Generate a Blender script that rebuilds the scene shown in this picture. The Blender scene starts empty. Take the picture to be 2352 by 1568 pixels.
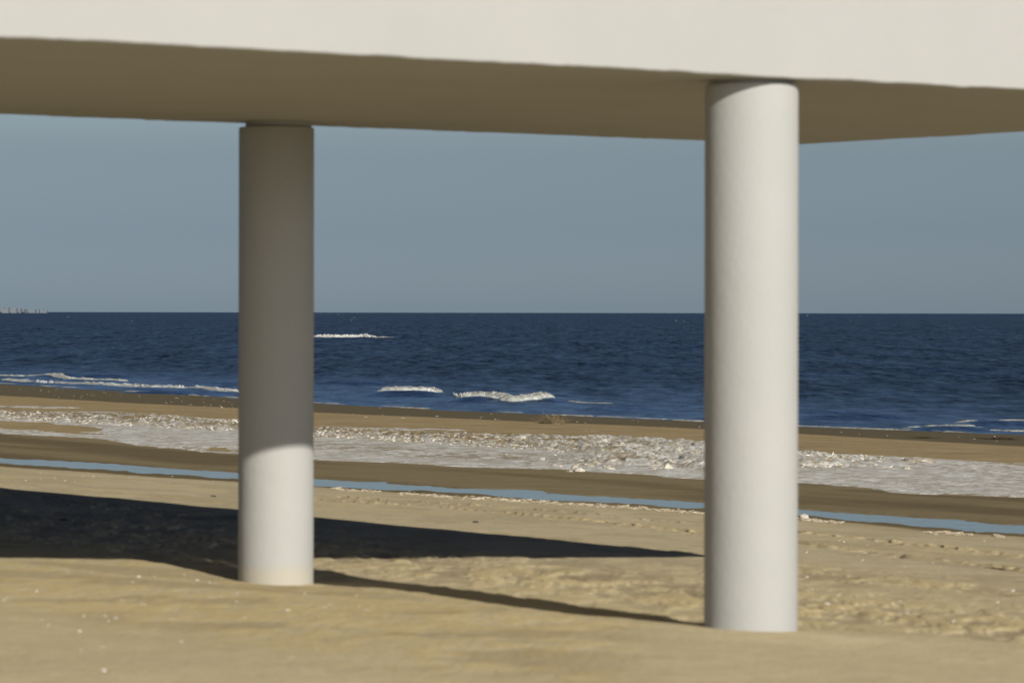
import bpy, bmesh, math, random
import numpy as np
from mathutils import Vector

# ------------------------------------------------------------------ camera, light, exposure
scene = bpy.context.scene
COL = scene.collection
W0 = 2352.0                       # measuring scale of the photograph
F = 8240.0                        # focal length at that scale (126 mm)
HC = 3.5                          # eye height above the sea
SUN_AZ = 28.0                     # shadows run this many degrees left of the view axis
SUN_EL = 22.0

cam_d = bpy.data.cameras.new("camera")
cam = bpy.data.objects.new("camera", cam_d)
COL.objects.link(cam)
cam_d.sensor_width = 36.0
cam_d.lens = F / W0 * 36.0
cam_d.shift_y = -(784 - 717.5) / W0
cam_d.clip_start = 0.5
cam_d.clip_end = 90000
cam.location = (0, 0, HC)
cam.rotation_euler = (math.radians(90), math.radians(-0.098), 0)
cam_d.dof.use_dof = True
cam_d.dof.focus_distance = 95.0
cam_d.dof.aperture_fstop = 4.6
scene.camera = cam

scene.view_settings.view_transform = 'Standard'
scene.view_settings.look = 'None'
scene.view_settings.gamma = 1
scene.view_settings.use_curve_mapping = False
scene.view_settings.exposure = 0.45

world = bpy.data.worlds.new("World")
scene.world = world
world.use_nodes = True
nt = world.node_tree
nt.nodes.clear()
wo = nt.nodes.new('ShaderNodeOutputWorld')
bg = nt.nodes.new('ShaderNodeBackground')
sky = nt.nodes.new('ShaderNodeTexSky')
sky.sky_type = 'NISHITA'
sky.sun_disc = False
sky.sun_elevation = math.radians(SUN_EL)
sky.sun_rotation = math.radians(180 - SUN_AZ)
sky.air_density = 1.0
sky.dust_density = 0.6
sky.ozone_density = 2.0
tcw = nt.nodes.new('ShaderNodeTexCoord')
sep = nt.nodes.new('ShaderNodeSeparateXYZ')
ramp = nt.nodes.new('ShaderNodeValToRGB')
els = ramp.color_ramp.elements
els[0].position = 0.0; els[0].color = (0.56, 0.755, 1.24, 1)
els[1].position = 1.0; els[1].color = (0.04, 0.06, 0.17, 1)
for p, c in ((0.023, (0.465, 0.59, 0.96, 1)), (0.045, (0.505, 0.565, 0.79, 1)), (0.09, (1.0, 1.0, 1.05, 1)), (0.22, (0.62, 0.68, 0.88, 1)), (0.42, (0.07, 0.11, 0.25, 1))):
    e = els.new(p); e.color = c
mul = nt.nodes.new('ShaderNodeMix'); mul.data_type = 'RGBA'; mul.blend_type = 'MULTIPLY'
mul.inputs[0].default_value = 1.0
nt.links.new(tcw.outputs['Generated'], sep.inputs[0])
nt.links.new(sep.outputs['Z'], ramp.inputs[0])
nt.links.new(sky.outputs[0], mul.inputs[6])
nt.links.new(ramp.outputs[0], mul.inputs[7])
# added fill glow in the low sky sunward, lifting the shaded column and underside
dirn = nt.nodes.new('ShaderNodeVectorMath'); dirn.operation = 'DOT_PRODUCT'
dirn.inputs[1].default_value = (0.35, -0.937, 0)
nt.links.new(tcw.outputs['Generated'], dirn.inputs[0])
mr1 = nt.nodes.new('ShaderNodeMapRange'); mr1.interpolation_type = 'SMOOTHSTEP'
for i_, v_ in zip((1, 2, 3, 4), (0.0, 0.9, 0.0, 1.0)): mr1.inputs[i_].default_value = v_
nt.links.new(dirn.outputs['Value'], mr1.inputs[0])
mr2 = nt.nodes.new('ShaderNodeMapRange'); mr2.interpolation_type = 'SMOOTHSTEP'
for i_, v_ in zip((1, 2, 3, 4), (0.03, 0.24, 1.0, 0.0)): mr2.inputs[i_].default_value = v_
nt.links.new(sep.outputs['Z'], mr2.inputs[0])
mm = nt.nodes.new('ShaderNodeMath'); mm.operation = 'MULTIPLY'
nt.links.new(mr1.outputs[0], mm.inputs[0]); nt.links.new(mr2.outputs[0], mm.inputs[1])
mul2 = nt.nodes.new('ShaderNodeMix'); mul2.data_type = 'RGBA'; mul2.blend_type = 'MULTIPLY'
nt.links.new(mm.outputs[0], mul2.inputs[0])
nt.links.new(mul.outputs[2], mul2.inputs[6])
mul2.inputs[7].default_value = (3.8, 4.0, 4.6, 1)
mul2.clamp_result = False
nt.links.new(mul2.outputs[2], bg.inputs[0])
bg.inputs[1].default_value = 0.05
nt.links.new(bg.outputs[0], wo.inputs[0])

sun_d = bpy.data.lights.new("sun", 'SUN')
sun_d.energy = 3.9
sun_d.angle = math.radians(0.53)
sun_d.color = (1.0, 0.955, 0.87)
sun = bpy.data.objects.new("sun", sun_d)
COL.objects.link(sun)
az, el = math.radians(SUN_AZ), math.radians(SUN_EL)
tosun = Vector((math.sin(az) * math.cos(el), -math.cos(az) * math.cos(el), math.sin(el)))
sun.rotation_euler = tosun.to_track_quat('Z', 'Y').to_euler()
sun.location = tosun * 60

# ------------------------------------------------------------------ helpers
rng = np.random.default_rng(7)
random.seed(7)


def yh(px):
    return 717.5 + 0.0017 * (px - 1176)


def P(px, py, z):
    """world point at height z (above the sea) seen at a measured place of the photograph"""
    d = F * (HC - z) / (py - yh(px))
    return ((px - 1176) / F * d, d)


def _h(ix, iy, seed):
    n = (ix.astype(np.int64) * 374761393 + iy.astype(np.int64) * 668265263 + seed * 974634777) & 0xffffffff
    n = ((n ^ (n >> 13)) * 1274126177) & 0xffffffff
    n = (n ^ (n >> 16)) & 0xffffffff
    return n / 4294967295.0


def vn(x, y, seed=0):
    x = np.asarray(x, float); y = np.asarray(y, float)
    ix = np.floor(x); iy = np.floor(y)
    fx = x - ix; fy = y - iy
    fx = fx * fx * (3 - 2 * fx); fy = fy * fy * (3 - 2 * fy)
    a = _h(ix, iy, seed); b = _h(ix + 1, iy, seed); c = _h(ix, iy + 1, seed); d = _h(ix + 1, iy + 1, seed)
    return (a * (1 - fx) + b * fx) * (1 - fy) + (c * (1 - fx) + d * fx) * fy


def fbm(x, y, seed=0, o=4, gain=0.5):
    s = 0; a = 1; t = 0
    for k in range(o):
        s = s + a * vn(x * 2 ** k + 17.3 * k, y * 2 ** k - 9.1 * k, seed + k)
        t += a; a *= gain
    return s / t                     # 0..1


def sstep(a, b, x):
    t = np.clip((x - a) / (b - a), 0, 1)
    return t * t * (3 - 2 * t)


def tag(o, label=None, cat=None, group=None, kind=None):
    if label: o["label"] = label
    if cat: o["category"] = cat
    if group: o["group"] = group
    if kind: o["kind"] = kind
    return o


def mesh_obj(name, verts, faces, mat, parent=None, smooth=True, attrs=None):
    me = bpy.data.meshes.new(name)
    verts = np.asarray(verts, np.float32)
    faces = np.asarray(faces, np.int32)
    me.vertices.add(len(verts)); me.vertices.foreach_set('co', verts.ravel())
    k = faces.shape[1]
    me.loops.add(faces.size); me.loops.foreach_set('vertex_index', faces.ravel())
    me.polygons.add(len(faces))
    me.polygons.foreach_set('loop_start', np.arange(0, faces.size, k, dtype=np.int32))
    me.polygons.foreach_set('use_smooth', np.full(len(faces), smooth))
    me.update(calc_edges=True)
    if attrs:
        for n, v in attrs.items():
            a = me.attributes.new(n, 'FLOAT', 'POINT')
            a.data.foreach_set('value', np.asarray(v, np.float32))
    me.materials.append(mat)
    o = bpy.data.objects.new(name, me)
    COL.objects.link(o)
    if parent: o.parent = parent
    return o


def bm_obj(name, bm, mat, parent=None, smooth=True):
    me = bpy.data.meshes.new(name)
    bmesh.ops.recalc_face_normals(bm, faces=bm.faces)
    bm.to_mesh(me); bm.free()
    for p in me.polygons: p.use_smooth = smooth
    me.materials.append(mat)
    o = bpy.data.objects.new(name, me)
    COL.objects.link(o)
    if parent: o.parent = parent
    return o


ALBEDO = 1.28          # overall reflectance of the dry, pale surfaces, set against the sun's strength


class NT:
    lift = True

    def __init__(self, name):
        self.m = bpy.data.materials.new(name)
        self.m.use_nodes = True
        self.t = self.m.node_tree
        self.t.nodes.clear()
        self.out = self.t.nodes.new('ShaderNodeOutputMaterial')
        self.b = self.t.nodes.new('ShaderNodeBsdfPrincipled')
        self.t.links.new(self.b.outputs[0], self.out.inputs[0])
        tc = self.t.nodes.new('ShaderNodeTexCoord')
        self.co = tc.outputs['Object']

    def L(self, a, b): self.t.links.new(a, b)

    def mapped(self, scale=(1, 1, 1), rz=0.0):
        n = self.t.nodes.new('ShaderNodeMapping')
        n.inputs['Scale'].default_value = scale
        n.inputs['Rotation'].default_value = (0, 0, rz)
        self.L(self.co, n.inputs[0])
        return n.outputs[0]

    def noise(self, scale, detail=4, rough=0.55, vec=None, dist=0.0):
        n = self.t.nodes.new('ShaderNodeTexNoise')
        n.inputs['Scale'].default_value = scale
        n.inputs['Detail'].default_value = detail
        n.inputs['Roughness'].default_value = rough
        n.inputs['Distortion'].default_value = dist
        self.L(vec or self.co, n.inputs['Vector'])
        return n.outputs[0]

    def rng(self, v, a, b, c=0.0, d=1.0):
        n = self.t.nodes.new('ShaderNodeMapRange')
        n.inputs[1].default_value = a; n.inputs[2].default_value = b
        n.inputs[3].default_value = c; n.inputs[4].default_value = d
        self.L(v, n.inputs[0])
        return n.outputs[0]

    def mix(self, f, a, b, mode='MIX'):
        n = self.t.nodes.new('ShaderNodeMix'); n.data_type = 'RGBA'; n.blend_type = mode
        for i, v in ((0, f), (6, a), (7, b)):
            if isinstance(v, (int, float)): n.inputs[i].default_value = v
            elif isinstance(v, tuple): n.inputs[i].default_value = (*v, 1)
            else: self.L(v, n.inputs[i])
        return n.outputs[2]

    def math(self, op, a, b=0.0):
        n = self.t.nodes.new('ShaderNodeMath'); n.operation = op
        for i, v in ((0, a), (1, b)):
            if isinstance(v, (int, float)): n.inputs[i].default_value = v
            else: self.L(v, n.inputs[i])
        return n.outputs[0]

    def attr(self, name):
        n = self.t.nodes.new('ShaderNodeAttribute'); n.attribute_name = name
        return n.outputs['Fac']

    def bump(self, h, strength, dist):
        n = self.t.nodes.new('ShaderNodeBump')
        n.inputs['Strength'].default_value = strength
        n.inputs['Distance'].default_value = dist
        self.L(h, n.inputs['Height'])
        self.L(n.outputs[0], self.b.inputs['Normal'])

    def set(self, col=None, rough=None, spec=None):
        if col is not None and self.lift:
            col = self.mix(1.0, col, (ALBEDO,) * 3, 'MULTIPLY')
        if col is not None:
            if isinstance(col, tuple): self.b.inputs['Base Color'].default_value = (*col, 1)
            else: self.L(col, self.b.inputs['Base Color'])
        if rough is not None:
            if isinstance(rough, (int, float)): self.b.inputs['Roughness'].default_value = rough
            else: self.L(rough, self.b.inputs['Roughness'])
        if spec is not None:
            if isinstance(spec, (int, float)): self.b.inputs['Specular IOR Level'].default_value = spec
            else: self.L(spec, self.b.inputs['Specular IOR Level'])
        return self.m


# ------------------------------------------------------------------ materials
def m_sand():
    n = NT("sand")
    wet = n.attr("wet"); tone = n.attr("tone"); damp = n.attr("damp")
    fine = n.noise(38, 4, 0.65)
    med = n.noise(2.2, 5, 0.6)
    strk = n.noise(1.0, 5, 0.6, n.mapped((0.7, 3.0, 1), math.radians(-33)))
    dry = n.mix(n.rng(med, 0.3, 0.7), (0.43, 0.36, 0.225), (0.50, 0.42, 0.265))
    dry = n.mix(n.math('MULTIPLY', tone, n.rng(strk, 0.3, 0.5, 0.5, 1.0)), dry, (0.49, 0.39, 0.205))
    dry = n.mix(n.attr('pale'), dry, n.mix(n.rng(med, 0.3, 0.7), (0.52, 0.44, 0.28), (0.56, 0.475, 0.31)))
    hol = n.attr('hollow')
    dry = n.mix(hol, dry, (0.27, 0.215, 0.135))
    dry = n.mix(n.rng(fine, 0.35, 0.65, 0.0, 0.30), dry, (0.30, 0.24, 0.14))
    dmp = n.mix(n.rng(strk, 0.38, 0.62), (0.215, 0.158, 0.082), (0.33, 0.25, 0.138))
    dmp = n.mix(n.rng(n.noise(2.6, 4, 0.7, n.mapped((0.6, 1.6, 1), math.radians(-33))), 0.62, 0.70, 0, 0.7), dmp, (0.10, 0.075, 0.04))
    grain = n.noise(5.5, 5, 0.75, n.mapped((0.8, 1.5, 1), math.radians(-33)))
    dmp = n.mix(n.rng(grain, 0.50, 0.62, 0, 0.55), dmp, (0.37, 0.295, 0.175))
    dry = n.mix(n.rng(grain, 0.54, 0.64, 0, 0.35), dry, (0.30, 0.24, 0.145))
    c = n.mix(damp, dry, dmp)
    wc = n.mix(n.rng(strk, 0.35, 0.65), (0.115, 0.090, 0.048), (0.165, 0.125, 0.064))
    wc = n.mix(n.rng(grain, 0.48, 0.62, 0, 0.5), wc, (0.205, 0.155, 0.082))
    wc = n.mix(n.math('MULTIPLY', damp, wet), wc, (0.112, 0.093, 0.060))
    c = n.mix(wet, c, wc)
    spk = n.rng(n.noise(85, 2, 0.5), 0.74, 0.77)
    c = n.mix(n.math('MULTIPLY', spk, 0.6), c, (0.6, 0.56, 0.48))
    h = n.math('ADD', n.math('MULTIPLY', n.noise(9, 6, 0.65), 1.0), n.math('MULTIPLY', fine, 0.25))
    n.bump(h, 0.5, 0.03)
    return n.set(c, n.rng(wet, 0, 1, 0.95, 0.85), 0.0)


def m_plaster(name, col, stain=None):
    n = NT(name)
    m1 = n.noise(1.3, 4, 0.6)
    m2 = n.noise(14, 4, 0.6)
    c = n.mix(n.rng(m1, 0.3, 0.7), col, tuple(v * k for v, k in zip(col, (0.935, 0.96, 0.95))))
    c = n.mix(n.rng(m2, 0.45, 0.75, 0, 0.12), c, tuple(v * 0.9 for v in col))
    if stain is not None:
        s = n.t.nodes.new('ShaderNodeSeparateXYZ'); n.L(n.co, s.inputs[0])
        zz = n.math('ADD', s.outputs[2], n.rng(n.noise(9, 4, 0.7), 0.3, 0.7, -0.03, 0.03))
        c = n.mix(n.rng(zz, stain - 0.025, stain + 0.02, 0.5, 0.0), c, (0.31, 0.275, 0.20))
    n.bump(n.math('ADD', n.noise(30, 4, 0.65), n.math('MULTIPLY', n.noise(5, 3), 1.5)), 0.4, 0.006)
    return n.set(c, 0.8, 0.25)


def m_sea():
    n = NT("sea_water"); n.lift = False
    calm = n.attr("calm")
    v1 = n.mapped((1.0, 0.7, 1), 0.1)
    rip = n.noise(1.1, 5, 0.65, v1)
    rip2 = n.noise(1.0, 6, 0.75, n.mapped((0.9, 0.16, 1), 0.06))
    rip3 = n.noise(1.0, 5, 0.72, n.mapped((0.22, 0.02, 1), 0.02))
    h = n.math('ADD', rip, n.math('MULTIPLY', n.noise(0.25, 3, 0.5, v1), 2.0))
    s_ = n.math('ADD', n.rng(rip2, 0.38, 0.62, -0.5, 0.5), n.rng(rip3, 0.38, 0.62, -0.3, 0.3))
    s_ = n.math('ADD', s_, n.rng(rip, 0.36, 0.64, -0.3, 0.3))
    fac = n.math('ADD', n.rng(s_, -0.8, 0.8, 0.04, 0.52), n.math('MULTIPLY', calm, 0.30))
    n.bump(h, 1.0, 0.9)
    bq = [q for q in n.t.nodes if q.type == 'BUMP'][0]
    n.L(n.rng(calm, 0, 1, 1.0, 0.5), bq.inputs['Strength'])
    n.set((0.010, 0.018, 0.033), 0.9, 0.0)
    g = n.t.nodes.new('ShaderNodeBsdfGlossy')
    g.inputs['Color'].default_value = (0.64, 0.80, 0.95, 1)
    g.inputs['Roughness'].default_value = 0.28
    bn = [q for q in n.t.nodes if q.type == 'BUMP'][0]
    n.L(bn.outputs[0], g.inputs['Normal'])
    mx = n.t.nodes.new('ShaderNodeMixShader')
    n.L(fac, mx.inputs[0]); n.L(n.b.outputs[0], mx.inputs[1]); n.L(g.outputs[0], mx.inputs[2])
    n.L(mx.outputs[0], n.out.inputs[0])
    return n.m


def m_pool():
    n = NT("pool_water")
    n.bump(n.noise(3.0, 4, 0.6, n.mapped((1, 0.6, 1), 0.0)), 0.5, 0.012)
    return n.set((0.03, 0.035, 0.035), 0.10, 0.5)


def m_foam():
    n = NT("sea_foam")
    c = n.mix(n.rng(n.noise(3.5, 5, 0.7), 0.35, 0.62), (0.20, 0.22, 0.20), (0.50, 0.49, 0.44))
    n.bump(n.noise(14, 6, 0.75), 1.0, 0.12)
    return n.set(c, 0.7, 0.2)


def m_ice():
    n = NT("sandy_ice")
    dirt = n.attr("dirt")
    mv = n.mapped((1.0, 1.7, 1), math.radians(-33))
    strk = n.noise(1.3, 7, 0.75, mv)
    fine = n.noise(5, 5, 0.75, mv)
    c = n.mix(n.rng(strk, 0.35, 0.65), (0.52, 0.515, 0.48), (0.74, 0.72, 0.65))
    c = n.mix(n.rng(fine, 0.50, 0.60, 0, 0.8), c, (0.25, 0.20, 0.12))
    c = n.mix(dirt, c, (0.25, 0.185, 0.09))
    n.bump(n.math('ADD', fine, n.math('MULTIPLY', strk, 1.5)), 0.8, 0.07)
    return n.set(c, 0.6, 0.25)


def m_simple(name, a, b, scale=8, rough=0.8, bump=0.3, dist=0.01, spec=0.3):
    n = NT(name)
    k = n.noise(scale, 5, 0.6)
    c = n.mix(n.rng(k, 0.35, 0.65), a, b)
    n.bump(n.noise(scale * 2.5, 4, 0.6), bump, dist)
    return n.set(c, rough, spec)


WALL = (0.280, 0.274, 0.262)
M = {
    'sand': m_sand(),
    'plaster': m_plaster("white_plaster", WALL),
    'column': m_plaster("white_column_paint", WALL),
    'column_sandy': m_plaster("white_column_paint_with_sand", WALL, stain=0.115),
    'froth': None, 'sea': m_sea(), 'pool': m_pool(), 'foam': m_foam(), 'ice': m_ice(),
    'iceblock': m_simple("packed_ice", (0.22, 0.17, 0.10), (0.46, 0.43, 0.37), 7, 0.5, 0.5, 0.02),
    'icewhite': m_simple("clean_ice", (0.34, 0.305, 0.24), (0.54, 0.515, 0.455), 9, 0.5, 0.5, 0.02),
    'crumb': m_simple("crumbled_ice", (0.24, 0.185, 0.11), (0.41, 0.37, 0.29), 12, 0.7, 0.4, 0.01),
    'dirtyice': m_simple("sandy_ice_lump", (0.14, 0.10, 0.05), (0.30, 0.235, 0.13), 9, 0.8, 0.5, 0.02),
    'shell': m_simple("shell", (0.42, 0.39, 0.33), (0.60, 0.57, 0.50), 40, 0.4, 0.2, 0.002),
    'straw': m_simple("dry_straw", (0.10, 0.075, 0.035), (0.26, 0.20, 0.11), 6, 0.85),
    'weed': m_simple("dark_weed", (0.018, 0.014, 0.01), (0.07, 0.045, 0.02), 12, 0.7),
    'stone': m_simple("dark_stone", (0.02, 0.02, 0.022), (0.05, 0.045, 0.04), 12, 0.7),
    'glass': m_simple("window_glass", (0.03, 0.04, 0.05), (0.04, 0.05, 0.06), 2, 0.1, 0.0, 0.001, 0.5),
    'far_a': m_simple("far_render_hazed", (0.110, 0.117, 0.127), (0.117, 0.122, 0.131), 0.02, 0.9, 0.0),  # wall colour pulled towards the sky, distance haze put into it
    'far_b': m_simple("far_render_grey_hazed", (0.095, 0.117, 0.140), (0.10, 0.122, 0.145), 0.02, 0.9, 0.0),  # grey walls with distance haze put into the colour
    'far_w': m_simple("far_window_band", (0.11, 0.118, 0.13), (0.115, 0.122, 0.133), 0.02, 0.9, 0.0),  # window colour faded by painted haze almost to the wall's
}

M['froth'] = m_simple("froth", (0.36, 0.36, 0.33), (0.52, 0.51, 0.47), 5, 0.8, 0.3, 0.02)

# ------------------------------------------------------------------ the beach
ALONG = math.radians(33.0)
WX, WY = -math.sin(ALONG), math.cos(ALONG)         # along the shore (away)
VX, VY = math.cos(ALONG), math.sin(ALONG)          # towards the sea
ZR = HC - 2.62                                     # level of the tidal runnel

LINES = {  # measured polylines (px, py) with the level of the ground there
    'dry': (ZR + 0.05, [(0, 1071.6), (546, 1107), (721, 1118), (1038, 1139), (1435, 1163), (1616, 1177), (1833, 1189), (2113, 1219), (2351, 1233)]),
    'rnear': (ZR, [(0, 1063), (270, 1079), (546, 1100.8), (721, 1116), (943, 1127), (1102, 1133.5), (1229, 1146), (1435, 1154), (1616, 1167.6), (1833, 1182), (2113, 1209), (2351, 1223)]),
    'rfar': (ZR, [(0, 1048.7), (159, 1057), (270, 1063.6), (546, 1084), (721, 1097), (880, 1106.5), (1038, 1118), (1250, 1124), (1258, 1132), (1435, 1139.8), (1616, 1151.8), (1833, 1166), (2082, 1182.5), (2351, 1205.7)]),
    'icelo': (HC - 2.62, [(0, 996), (190, 1006.5), (270, 1022), (413, 1036.6), (546, 1044), (721, 1059), (880, 1065), (1038, 1071.6), (1229, 1077), (1392, 1086), (1612, 1098.6), (1834, 1111.4), (1955, 1120), (2050, 1132.7), (2351, 1143)]),
    'rublo': (HC - 2.64, [(0, 957), (270, 975), (546, 987.5), (721, 999), (1038, 1019), (1229, 1030), (1435, 1042), (1612, 1062), (1834, 1072), (2082, 1072), (2351, 1090)]),
    'icehi': (HC - 2.66, [(0, 943), (270, 955), (413, 957), (546, 962.7), (721, 984), (1038, 997), (1165, 1003), (1435, 1009.7), (1612, 1023.6), (1834, 1038), (2082, 1048.6), (2351, 1067)]),
    'berm': (HC - 2.86, [(0, 908), (270, 924), (546, 936.7), (721, 946.8), (1038, 960.5), (1292, 971.6), (1435, 976.3), (1612, 984.6), (1834, 996), (2050, 1009), (2351, 1025.7)]),
    'shore': (0.0, [(0, 880.5), (270, 897), (546, 914), (721, 925.6), (880, 934), (1038, 942), (1229, 951), (1435, 960), (1612, 968), (1834, 979.7), (2018, 986), (2351, 998.4)]),
}
BND = {}
for k, (z, pts) in LINES.items():
    q = np.array([P(px, py, z) for px, py in pts])
    u = q[:, 0] * VX + q[:, 1] * VY
    w = q[:, 0] * WX + q[:, 1] * WY
    o = np.argsort(w)
    BND[k] = (w[o], u[o], z)


def bnd(k, w):
    ws, us, z = BND[k]
    r = np.interp(w, ws, us)
    return r


ORDER = ['dry', 'rnear', 'rfar', 'icelo', 'rublo', 'icehi', 'berm', 'shore']
NEAR_U = np.array([-60, -10, 4, 8.5, 10.2, 11.5, 13.0, 17.0, 18.8, 21.5])
NEAR_Z = HC + np.array([-1.35, -1.50, -1.60, -1.64, -1.66, -1.735, -1.80, -1.96, -2.06, -2.22])


def uw(x, y):
    return x * VX + y * VY, x * WX + y * WY


def base_height(x, y):
    u, w = uw(x, y)
    B = [bnd(k, w) for k in ORDER]
    for i in range(1, len(B)):
        B[i] = np.maximum(B[i], B[i - 1] + 0.15)
    zs = [BND[k][2] for k in ORDER]
    z = np.interp(u, NEAR_U, NEAR_Z)
    # from the last near station down to the dry edge of the runnel
    t = (u - 21.5) / np.maximum(B[0] - 21.5, 0.5)
    z = np.where(u > 21.5, NEAR_Z[-1] + (zs[0] - NEAR_Z[-1]) * sstep(-0.15, 1.1, t), z)
    for i in range(1, len(B)):
        t = np.clip((u - B[i - 1]) / (B[i] - B[i - 1]), 0, 1)
        seg = zs[i - 1] + (zs[i] - zs[i - 1]) * t
        if i == 2:
            seg = seg - 0.05 * np.sin(np.pi * t)
        if i == 6:
            seg = seg + 0.05 * np.sin(np.pi * t)
        z = np.where(u > B[i - 1], seg, z)
    z = np.where(u > B[-1], -(u - B[-1]) * 0.05, z)
    return np.maximum(z, -3.0), u, w, B


def seg_dist(x, y, pts):
    best = np.full(np.shape(x), 1e9); along = np.zeros(np.shape(x)); acc = 0
    for (ax, ay), (bx, by) in zip(pts[:-1], pts[1:]):
        dx, dy = bx - ax, by - ay
        l = math.hypot(dx, dy)
        t = np.clip(((x - ax) * dx + (y - ay) * dy) / (l * l), 0, 1)
        d = np.hypot(x - ax - t * dx, y - ay - t * dy)
        along = np.where(d < best, acc + t * l, along)
        best = np.minimum(best, d)
        acc += l
    return best, along


def rays_to_ground(px, py):
    """ray / ground intersection for measured places"""
    px = np.asarray(px, float); py = np.asarray(py, float)
    lo = np.full(px.shape, 8.0); hi = np.full(px.shape, 400.0)
    for _ in range(40):
        mid = 0.5 * (lo + hi)
        x = (px - 1176) / F * mid
        zz = base_height(x, mid)[0]
        under = HC - mid * (py - yh(px)) / F < zz
        hi = np.where(under, mid, hi); lo = np.where(under, lo, mid)
    return x, mid, zz


def ground_at_px(px, py):
    x, y, z = rays_to_ground([px], [py])
    return float(x[0]), float(y[0]), float(z[0])


TRACKS = [
    [(768, 1142), (1006, 1156), (1148, 1164), (1344, 1181), (1612, 1205), (1832, 1223), (2109, 1252), (2349, 1278), (2500, 1296)],
    [(700, 1146), (1000, 1166), (1148, 1177), (1368, 1199), (1612, 1225), (1832, 1249), (2132, 1285), (2349, 1312), (2500, 1332)],
]
CREST = [P(1240, 1424, HC - 1.70), P(1500, 1438, HC - 1.70), P(1725, 1449, HC - 1.70), P(2080, 1452, HC - 1.71), P(2500, 1492, HC - 1.71)]
_c = sorted([(p[0] * WX + p[1] * WY, p[0] * VX + p[1] * VY) for p in CREST])
CREST_W = [p[0] for p in _c]; CREST_U = [p[1] for p in _c]
TRK = [[ground_at_px(*p)[:2] for p in t] for t in TRACKS]


def beach(x, y):
    z, u, w, B = base_height(x, y)
    dryland = 1 - sstep(-3.0, 0.3, u - B[0])
    below = sstep(-0.6, 0.0, u - B[-1])
    wild = sstep(11.8, 14.0, u) * dryland
    plateau = 1 - sstep(9.5, 12.0, u)
    inside = sstep(0, 1.0, u - B[0]) * (1 - below)
    dl = np.hypot(x + 1.55, (y - 23.5) * 0.8)
    z = z - 0.045 * np.exp(-(dl / 0.75) ** 2)
    dr, _ = seg_dist(x, y, CREST)
    z = z + 0.040 * np.exp(-(dr / 0.55) ** 2)
    # dunes of the near plateau, trodden sand below it, ripples in the flat
    z = z + 0.035 * (fbm(x * 0.35, y * 0.35, 3, 3) - 0.5) * plateau
    z = z + 0.012 * (fbm(x * 2.2, y * 1.4, 11, 4, 0.6) - 0.5) * (0.5 + wild * 1.0) * (1 - inside) * (1 - below)
    foot = fbm(u * 1.1, w * 0.16, 23, 3)
    rough = sstep(0.46, 0.62, foot) * np.exp(-((u - 14.3) / 3.2) ** 2)
    rough = np.maximum(rough, 0.8 * np.exp(-((u - 13.6) / 1.6) ** 2))
    pxs = x / np.maximum(y, 1) * F + 1176
    zone = zone_ = sstep(8.0, 9.2, u) * (1 - sstep(11.0, 12.3, u)) * (1 - sstep(1250, 1650, pxs))
    rough = rough * sstep(0.1, 1.0, u - np.interp(w, CREST_W, CREST_U))
    lumps = fbm(x * 5.0, y * 2.4, 31, 4, 0.62)
    crumb = sstep(0.47, 0.60, lumps)
    z = z + rough * (0.014 * crumb + 0.034 * (lumps - 0.5))
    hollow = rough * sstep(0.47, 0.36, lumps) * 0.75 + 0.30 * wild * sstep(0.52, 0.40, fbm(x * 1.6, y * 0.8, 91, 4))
    z = z + (0.05 * (fbm(x * 0.9, y * 0.7, 45, 3) - 0.5) + 0.03 * (fbm(x * 3.0, y * 2.0, 43, 4, 0.6) - 0.5)) * (np.exp(-((u - B[1]) / 0.5) ** 2) + 0.8 * np.exp(-((u - B[2]) / 0.5) ** 2))
    z = z + inside * 0.010 * (fbm(x * 1.1, y * 0.9, 41, 4) - 0.5) * (1 - sstep(-0.2, 0.3, u - B[1]) * (1 - sstep(0.0, 0.3, u - B[2])))
    tone = rough * crumb + 0.35 * wild * sstep(0.5, 0.7, foot)
    zn = fbm(x * 7, y * 4, 55, 4, 0.65)
    z = z + zone * 0.014 * (zn - 0.5)
    tone = tone + zone * sstep(0.45, 0.6, zn) * 0.9 + 0.4 * zone * fbm(x * 3, y * 2, 53, 3)
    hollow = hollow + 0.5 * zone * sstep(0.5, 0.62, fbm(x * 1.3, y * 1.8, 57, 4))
    for t, k in zip(TRK, (0, 1)):
        d, a = seg_dist(x, y, t)
        m = np.exp(-(d / 0.14) ** 2)
        tread = sstep(0.40, 0.62, 0.5 + 0.5 * np.sin(a * 2 * np.pi / 0.21 + 1.2 * vn(a * 0.6, a * 0, 65 + k)) * 0.8 + 0.35 * (vn(a * 4, a * 0 + k, 61) - 0.5))
        tread2 = vn(x * 9, y * 6, 71 + k)
        z = z + m * (0.055 * (tread - 0.6) + 0.04 * (tread2 - 0.5))
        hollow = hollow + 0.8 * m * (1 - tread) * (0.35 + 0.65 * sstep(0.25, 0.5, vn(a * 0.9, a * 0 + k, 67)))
        z = z + 0.02 * np.exp(-((d - 0.24) / 0.09) ** 2) * tread2
        tone = tone + m * 1.0 * tread
    # wetness and dampness
    jit = (fbm(w * 0.5, u * 0.5, 81, 4) - 0.5)
    e = u - B[0] + jit * 0.8
    wet = sstep(-0.15, 0.25, e) * (1 - sstep(0.0, 1.5, u - B[3] + jit * 2))
    wet = wet * (0.75 + 0.25 * sstep(0.35, 0.6, fbm(u * 0.8, w * 0.1, 83, 3)))
    e2 = u - B[6] + jit * 0.8
    damp = sstep(0, 1, u - B[3] + jit)
    wet = np.maximum(wet, sstep(-0.3, 0.5, e2))
    damp = np.clip(damp + 0.45 * sstep(-1.3, 0.0, u - B[0] + jit), 0, 1)
    return z, u, w, B, np.clip(wet, 0, 1), np.clip(tone, 0, 1), damp, np.clip(hollow * (1 - wet), 0, 1)


def grid(S, Y, Lf):
    s, y = np.meshgrid(S, Y)
    return s * Lf(y), y


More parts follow.
